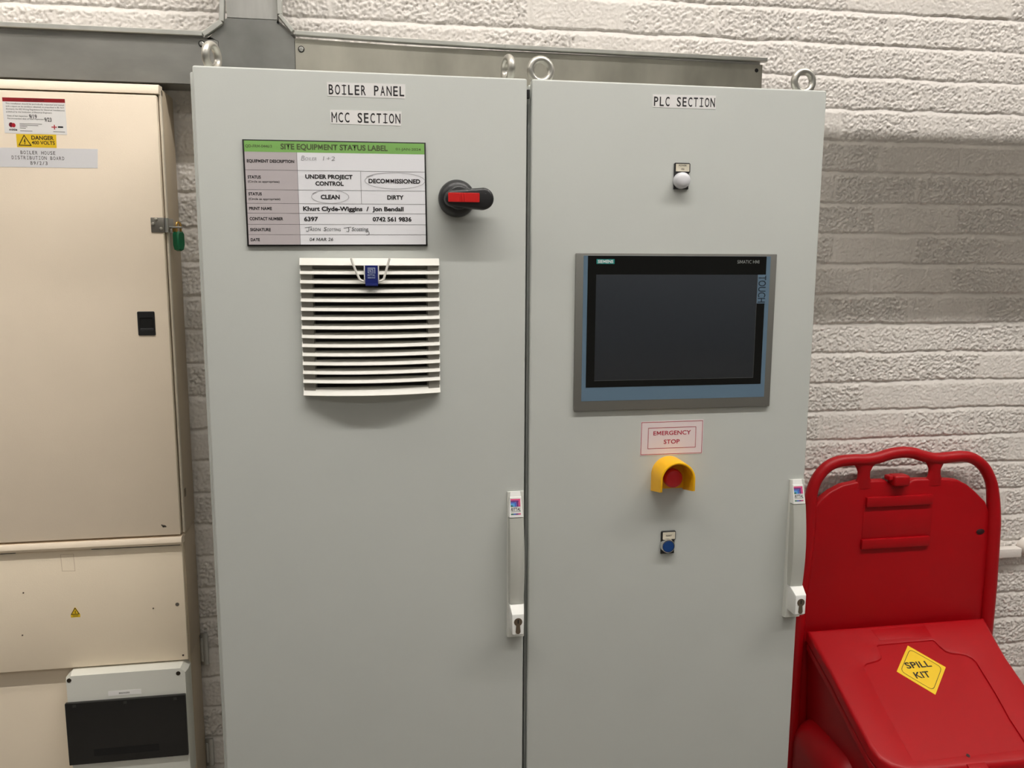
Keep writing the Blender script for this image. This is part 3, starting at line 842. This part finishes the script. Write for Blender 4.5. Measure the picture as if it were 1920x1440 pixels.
# brand clip at the top of the grille
yc = -.0350
m = MB()
pth = spline([(-.3335, yc, 1.7585), (-.3290, yc, 1.7450), (-.3215, yc, 1.7265), (-.3185, yc, 1.7205), (-.3120, yc, 1.7172), (-.2975, yc, 1.7165), (-.2830, yc, 1.7172), (-.2765, yc, 1.7205), (-.2740, yc, 1.7265), (-.2685, yc, 1.7450), (-.2645, yc, 1.7585)], 5)
m.tube(pth, .0022, 10)
for x0, x1 in ((-.3112, -.3088), (-.2862, -.2838)): m.box(x0, x1, yc - .003, yc + .004, 1.7180, 1.7450, .0006)
m.build('clip_loop', VENTW, vg)
m = MB()
m.sect([[(-.3090, yc - .0035, z), (-.2860, yc - .0035, z), (-.2860, yc + .003, z), (-.3090, yc + .003, z)] for z in (1.7120, 1.7455)])
m.box(-.3085, -.2862, yc - .0045, yc + .003, 1.7085, 1.7125, .0008)
m.build('clip_badge', mat('navy plastic', (24, 36, 108), .35), vg, label='navy blue badge on the vent clip')
m = MB(); Y = yc - .0038
bx0, bx1, bz0, bz1 = -.3045, -.2908, 1.7313, 1.7418
for i in range(4):
    f = i / 4; xr = bx1 - (bx1 - bx0) * f; zt = bz1 - (bz1 - bz0) * f; w = .0014
    m.poly([(bx0, zt - w), (xr, zt - w), (xr, zt), (bx0, zt)], Y); m.poly([(xr - w, bz0), (xr, bz0), (xr, zt - w), (xr - w, zt - w)], Y)
text(m, 'RITTAL', bx0, 1.7262, .0042, Y, bx1 - bx0, 'l', .0, .2)
m.poly([(bx0, 1.7228), (bx0 + .006, 1.7228), (bx0 + .006, 1.7243), (bx0, 1.7243)], Y)
for k in range(4): m.poly([(bx0 + .0066 + k * .0018, 1.7228), (bx0 + .0079 + k * .0018, 1.7228), (bx0 + .0079 + k * .0018, 1.7243), (bx0 + .0066 + k * .0018, 1.7243)], Y)
m.build('badge_print', mat('pale print', (176, 188, 212), .5), vg)

# ------------------------------------------------------------------ right cabinet
CR = cabinet(.0016, .6016, .0046, .5986, 'right grey steel control cabinet with a touch screen and an emergency stop')
lifting_eye(CR, .0330, .060, math.radians(6)); lifting_eye(CR, .5790, .060, math.radians(4))
cab_label(CR, 'section_label', 'PLC SECTION', [(.2394, 2.0700), (.3664, 2.0720), (.3674, 2.0467), (.2401, 2.0465)], .2405, .3662, 2.0492, .012, 'white tape reading PLC SECTION')
handle(CR, .5986)

# ---- touch screen
HX, HZ = .0924, 1.7700
m = MB(); m.box(HX, HX + .415, -.0065, .0008, HZ - .310, HZ, .0016)
hm = m.build('touch_panel', mat('brushed bezel', (128, 127, 122), .42, metal=.35, bump=.03, bscale=500), CR, label='grey framed industrial touch screen')
m = MB(); Y = -.0069
m.prism([(.1073, 1.4800), (.4935, 1.4800), (.4935, 1.7652), (.1073, 1.7652)], Y, -.005); m.build('front_film', mat('blue grey film', (98, 122, 142), .32), hm)
m = MB(); Y = -.0072
m.prism([(.1158, 1.5074), (.4846, 1.5074), (.4846, 1.7650), (.1158, 1.7650)], Y, -.006); m.build('black_surround', BLACKGL, hm)
m = MB(); m.box(.1328, .4672, -.00735, -.0065, 1.5206, 1.7290, .0003); m.build('screen', SCREEN, hm, label='dark switched-off screen')
m = MB(); Y = -.0074
m.line([(.1328, 1.5206), (.4672, 1.5206), (.4672, 1.7290)], .0005, Y - .0001); m.build('screen_edge', mat('screen edge', (92, 94, 94), .3), hm)
m = MB(); m.poly([(.4676, 1.6715), (.4890, 1.6715), (.4890, 1.7290), (.4676, 1.7290)], Y); m.build('touch_tab', mat('blue grey film', (118, 142, 160)), hm)
m = MB(); text(m, 'TOUCH', 0, 0, .0155, 0, .0535, 'l', .004, fn=lambda p: (.4697 + p[1] , Y - .0002, 1.7270 - p[0])); m.build('touch_lettering', mat('dark slate print', (28, 40, 52), .4), hm)
m = MB(); m.poly([(.1329, 1.7495), (.1690, 1.7495), (.1690, 1.7588), (.1329, 1.7588)], Y); m.build('brand_plate', mat('teal print', (30, 138, 132), .4), hm)
m = MB(); text(m, 'SIEMENS', .1510, 1.7514, .0055, Y - .0002, .0310, 'c', .03); m.build('brand_lettering', mat('white print', (236, 240, 240), .4), hm)
m = MB(); text(m, 'SIMATIC HMI', .4225, 1.7512, .0064, Y - .0002, .0465, 'l', .0); m.build('series_lettering', mat('grey print', (150, 154, 152), .4), hm)

# ---- indicator lamp and push button
def legend(parent, name, x0, x1, z0, z1, wx0, wx1, wz0, wz1, label, lines):
    mm = MB()
    zs = wz0 - .003
    mm.prism([(x0, z0), (x1 - .0025, z0), (x1 - .0025, zs), (x1, zs + .002), (x1, z1 - .002), (x1 - .002, z1), (x0 + .002, z1), (x0, z1 - .002)], -.0035, .0006, .0006, 1)
    o = mm.build(name, BLACKPL, parent, label=label)
    mm = MB(); mm.prism([(wx0, wz0), (wx1, wz0), (wx1, wz1), (wx0, wz1)], -.0039, -.003); mm.build('legend_plate', mat('cream legend', (224, 216, 196), .5), o)
    mm = MB()
    for s_, z, w in lines: text(mm, s_, (wx0 + wx1) / 2, z, .0030, -.0041, w, 'c', .02)
    mm.build('legend_lettering', mat('legend ink', (84, 80, 70), .6), o)
    return o
o = legend(CR, 'indicator_lamp', .2862, .3186, .8942 + 1.0, 1.9441, .2890, .3165, 1.9277, 1.9419, 'white indicator lamp on a black holder', (('POWER', 1.9374, .0160), ('ON', 1.9305, .0062)))
m = MB(); m.lathe((.3000, 0, 1.9100), [(.0155, .003), (.0155, .012), (.0150, .0155), (.0125, .0185), (.008, .0203), (.003, .0210)], n=40); m.build('lens', mat('white lens', (226, 226, 230), .3), o)
o = legend(CR, 'push_button', .2836, .3152, 1.1540, 1.2026, .2868, .3136, 1.1850, 1.2000, 'blue push button with a chrome ring', (('RESET', 1.1912, .0135),))
m = MB(); m.lathe((.2965, 0, 1.1722), [(.0150, .002), (.0150, .009), (.0138, .0125), (.0125, .0128), (.0122, .010)], n=40); m.build('chrome_ring', mat('chrome', (215, 215, 215), .12, metal=1.0), o)
m = MB(); m.lathe((.2965, 0, 1.1722), [(.0121, .009), (.0121, .0118), (.0112, .0126), (.004, .0122)], n=40); m.build('button_cap', mat('blue plastic', (16, 62, 124), .35), o)

# ---- emergency stop and its label
m = MB(); m.prism([(.2341, 1.4339), (.3673, 1.4352), (.3671, 1.3637), (.2337, 1.3638)], -.0005, .0006)
el = m.build('emergency_label', mat('pinkish label film', (234, 220, 222), .45), CR, label='white label reading EMERGENCY STOP in red')
m = MB(); Y = -.0007
m.line([(.2357, 1.4322), (.3654, 1.4326), (.3654, 1.3655), (.2354, 1.3659)], .0010, Y, True)
m.line([(.2502, 1.4204), (.3512, 1.4204), (.3514, 1.3778), (.2498, 1.3778)], .0010, Y, True)
text(m, 'EMERGENCY', .3008, 1.4052, .0083, Y, .0800, 'c', .016); text(m, 'STOP', .3003, 1.3870, .0083, Y, .0340, 'c', .016)
m.build('lettering', mat('crimson print', (178, 30, 62), .5), el)
ex, ez, er = .2955, 1.3245, .0366
m = MB()
def arch(r, zb): return [(ex - r, zb)] + [(ex + r * math.cos(a), ez + r * math.sin(a)) for a in [math.pi - math.pi * k / 28 for k in range(29)]] + [(ex + r, zb)]
zb = 1.2895
out = arch(er, zb); inn = arch(er - .0048, zb)[::-1]
m.prism(out + inn, -.0570, .0006, .0022, 2)
for v in m.bm.verts:
    if v.co.z < 1.300: v.co.z += max(0.0, -v.co.y) / .057 * .0115
m.prism(arch(er - .003, zb + .004), -.0030, .0006)
es = m.build('emergency_stop', YELLOW, CR, label='yellow hooded emergency stop')
m = MB()
m.lathe((ex, 0, 1.3215), [(.011, .002), (.011, .018), (.0190, .021), (.0196, .026), (.0190, .031), (.0165, .0345), (.011, .0365), (.004, .0372)], n=44)
m.build('mushroom_button', mat('red button plastic', (206, 30, 40), .35), es, label='red mushroom button')

# ------------------------------------------------------------------ spill kit
SK = thing('spill_kit', 'red plastic spill kit bin with tall handled back standing against the brick wall', 'spill kit', (1.08, .30, 0))
PF = .352
pan = [(.8155, .50), (.8160, 1.10), (.8300, 1.1230), (.8480, 1.1440), (.8700, 1.1610), (.9027, 1.1770), (.9512, 1.1862), (1.0250, 1.1862), (1.0330, 1.1815), (1.0380, 1.1770), (1.0960, 1.1770), (1.1010, 1.1815),
       (1.1090, 1.1850), (1.1869, 1.1842), (1.2386, 1.1782), (1.2679, 1.1640), (1.2937, 1.1442), (1.3285, 1.1130), (1.3485, 1.0700), (1.3490, .50)]
m = MB(); m.prism(pan, PF, PF + .020, .006, 3); m.build('back_panel', SPILL, SK)
# rounded rim and hand rail round the back
rail = [(.8010, .34), (.8015, .80), (.8090, .9486), (.8150, 1.0600), (.8175, 1.1303), (.8215, 1.1659), (.8330, 1.1974), (.8560, 1.2249), (.8880, 1.2400), (.9314, 1.2433), (.9693, 1.2424), (1.0032, 1.2468), (1.0369, 1.2555), (1.0712, 1.2589),
        (1.1024, 1.2555), (1.1304, 1.2470), (1.1662, 1.2390), (1.2090, 1.2403), (1.2483, 1.2415), (1.2808, 1.2341), (1.3120, 1.2128), (1.3350, 1.1808), (1.3480, 1.1433), (1.3580, 1.0683), (1.3635, .9162), (1.3650, .80), (1.3640, .34)]
m = MB()
sp = spline([(x, PF + .004, z) for x, z in rail], 5)
rad = [.0150 + .0045 * min(1.0, max(0.0, (1.17 - p.z) / .12)) for p in sp]
m.tube(sp, rad, 16); m.build('hand_rail', SPILL, SK)
for cx in (.9655, 1.1705):
    m = MB(); rg = []
    for z, w, th in ((1.166, .032, .0075), (1.180, .0235, .0085), (1.195, .0175, .0105), (1.210, .0170, .011), (1.224, .024, .012), (1.240, .043, .0125)):
        rg.append([(cx + w * math.cos(a) , PF + .006 + th * math.sin(a), z) for a in [2 * math.pi * k / 20 for k in range(20)]])
    m.sect(rg); m.build('rail_post', SPILL, SK)
for x0, x1, z in ((.972, 1.164, 1.1290), (.966, 1.164, 1.0145)):
    m = MB(); m.box(x0, x1, PF - .0085, PF + .004, z - .0125, z + .0140, .0022, 2)
    m.build('moulded_rib', SPILL, SK)
m = MB(); m.box(.968, 1.168, PF - .0010, PF + .002, 1.020, 1.122, .0009); m.build('moulded_pad', SPILL, SK)
m = MB(); m.box(1.0400, 1.0850, PF - .020, PF + .016, 1.1720, 1.2010, .006, 3); m.box(1.0300, 1.0600, PF - .010, PF + .016, 1.186, 1.199, .004, 2); m.build('catch', SPILL, SK)
m = MB(); m.lathe((1.3190, PF - .0008, 1.0310), [(.0125, 0), (.0115, .0006)], n=20)
for v in m.bm.verts: v.co.z = 1.031 + (v.co.z - 1.031) * .62
m.build('strap_slot', mat('slot shade', (46, 2, 6), .6), SK)
# bin body
ZL = lambda y, off=0.0: .793 + off + .435 * (y - .34)
m = MB()
rg = []
for z_, x0, x1, yf in ((.10, .862, 1.290, -.02), (.45, .846, 1.312, -.045), (.60, .838, 1.322, -.058)):
    rg.append((z_, x0, x1, yf))
def bodyring(x0, x1, yf, yb, zfun, r=.075):
    P = [(x0, yb), (x1, yb)]
    P += [(x1 - r + r * math.cos(a), yf + r - r * math.sin(a)) for a in [math.pi / 2 * k / 6 for k in range(7)]]
    P += [(x0 + r - r * math.sin(a), yf + r - r * math.cos(a)) for a in [math.pi / 2 * k / 6 for k in range(7)]]
    return [(x, y, zfun(x, y)) for x, y in P]
m.sect([bodyring(.862, 1.290, .03, .345, lambda x, y: .06), bodyring(.850, 1.305, -.005, .345, lambda x, y: .30), bodyring(.828, 1.318, -.030, .345, lambda x, y: ZL(y, -.040))])
# lid: outer plate with a recessed centre field
outl = [(.8195, .338), (1.3420, .338), (1.3290, .283), (1.3140, .213), (1.3060, .130), (1.3015, .050), (1.2960, .010), (1.2830, -.018), (1.2600, -.036), (1.2300, -.045), (1.150, -.0475), (1.013, -.0465), (.900, -.0450), (.866, -.0405), (.836, -.0260), (.8170, -.0050), (.8110, .024), (.8130, .099), (.8190, .213)]
inner = [(.893, -.021), (.901, .100), (.9120, .212), (.9165, .222), (.927, .229), (.950, .2325), (.964, .2355), (.974, .2400), (.980, .248), (.984, .276), (.990, .279), (1.147, .281), (1.1515, .276), (1.155, .260), (1.161, .246), (1.175, .238), (1.196, .234), (1.210, .229), (1.2190, .220), (1.2225, .209), (1.211, .123), (1.198, .054), (1.192, -.010), (1.180, -.021)]
LM = Matrix(((1, 0, 0, 0), (0, 1, 0, 0), (0, .435, 1, .793 - .435 * .34), (0, 0, 0, 1)))
def slab(mm, pts, h0, h1, bev=0.0, holes=(), seg=2, outer=False):
    """outline in (x,y), from height h1 (top) down to h0, before the lid's slope"""
    t = MB(); t.prism([(p[0], p[1]) for p in pts], -h1, -h0, bev, seg, holes, outer)
    bmx = t.bm
    for v in bmx.verts: v.co = LM @ Vector((v.co.x, v.co.z, -v.co.y))
    mm.merge(bmx)
slab(m, [(1.072 + (x - 1.072) * .995, .145 + (y - .145) * .995) for x, y in outl], -.054, -.037, .005, seg=3)
m.build('bin', SPILL, SK)
m = MB()
slab(m, [(1.07 + (x - 1.07) * .985, .145 + (y - .145) * .985) for x, y in outl], -.0350, -.0046, 0)
slab(m, outl, -.0300, .0, .0095, holes=(inner,), seg=4, outer=.0024)
slab(m, [(.996, .324), (1.155, .324), (1.151, .290), (1.001, .290)], -.001, .0007, .0005)
lidm = m
for e in lidm.bm.edges: pass
lid = m.build('lid', SPILL, SK)
m = MB()
slab(m, [(1.013, -.058), (1.060, -.058), (1.060, -.040), (1.013, -.040)], -.030, .002, .003); m.build('lid_grip', SPILL, SK)
m = MB(); slab(m, [(1.031 + .0042 * math.cos(a), -.022 + .0042 * math.sin(a)) for a in [2 * math.pi * k / 14 for k in range(14)]], -.001, .0006); m.build('lid_hole', mat('slot shade', (46, 2, 6)), SK)
# sticker in the recessed field
SO = -.0040
sq = [(1.071, .2735), (1.1325, .2035), (1.055, .1335), (.9945, .2035)]
m = MB(); slab(m, sq[::-1], SO - .0006, SO)
st = m.build('spill_sticker', YSTICK, SK, label='yellow square sticker reading SPILL KIT')
P3 = lambda p: tuple(LM @ Vector((p[0], p[1], SO + .0004)))
cen = Vector((sum(p[0] for p in sq) / 4, sum(p[1] for p in sq) / 4))
m = MB()
inn_ = []
for i in range(4):
    a = Vector(sq[i]); p_ = Vector(sq[i - 1]); n_ = Vector(sq[(i + 1) % 4])
    a = cen + (a - cen) * .84; p_ = cen + (p_ - cen) * .84; n_ = cen + (n_ - cen) * .84
    for k in range(5):
        t_ = k / 4; q0 = a + (p_ - a) * .15; q1 = a + (n_ - a) * .15
        inn_.append((1 - t_) ** 2 * q0 + 2 * t_ * (1 - t_) * a + t_ ** 2 * q1)
m.line([tuple(p) for p in inn_], .0012, 0, True)
for v in m.bm.verts: v.co = Vector(P3((v.co.x, v.co.z)))
text(m, 'SPILL', 1.0275, .2085, .0165, 0, .0700, 'l', .02, fn=P3); text(m, 'KIT', 1.0345, .1800, .0165, 0, .0420, 'l', .02, fn=P3)
m.build('lettering', INK, st)
# moulded foot with wheels
m = MB(); m.box(.788, 1.376, .09, .372, .07, .555, .075, 6); m.build('moulded_foot', SPILL, SK)
for x in (.775, 1.372):
    m = MB(); m.lathe((x, .30, .105), [(.05, 0), (.095, .004), (.105, .012), (.105, .030), (.095, .038), (.05, .042)], 'x', 36); m.build('wheel', mat('black rubber', (30, 30, 30), .7), SK)

# ------------------------------------------------------------------ painted timber block on the wall
m = MB(); m.box(1.330, 1.4715, .372, .398, .9425, .9680, .002)
tag(m.build('wall_batten', BRICK), 'short white-painted batten on the brick wall right of the red spill kit', 'batten')
m = MB(); m.lathe((1.499, .398, .966), [(.024, 0), (.024, .020), (.021, .027), (.014, .030)], n=28)
tag(m.build('wall_boss', BRICK), 'round white-painted boss on the brick wall at the end of the painted batten', 'wall fitting')
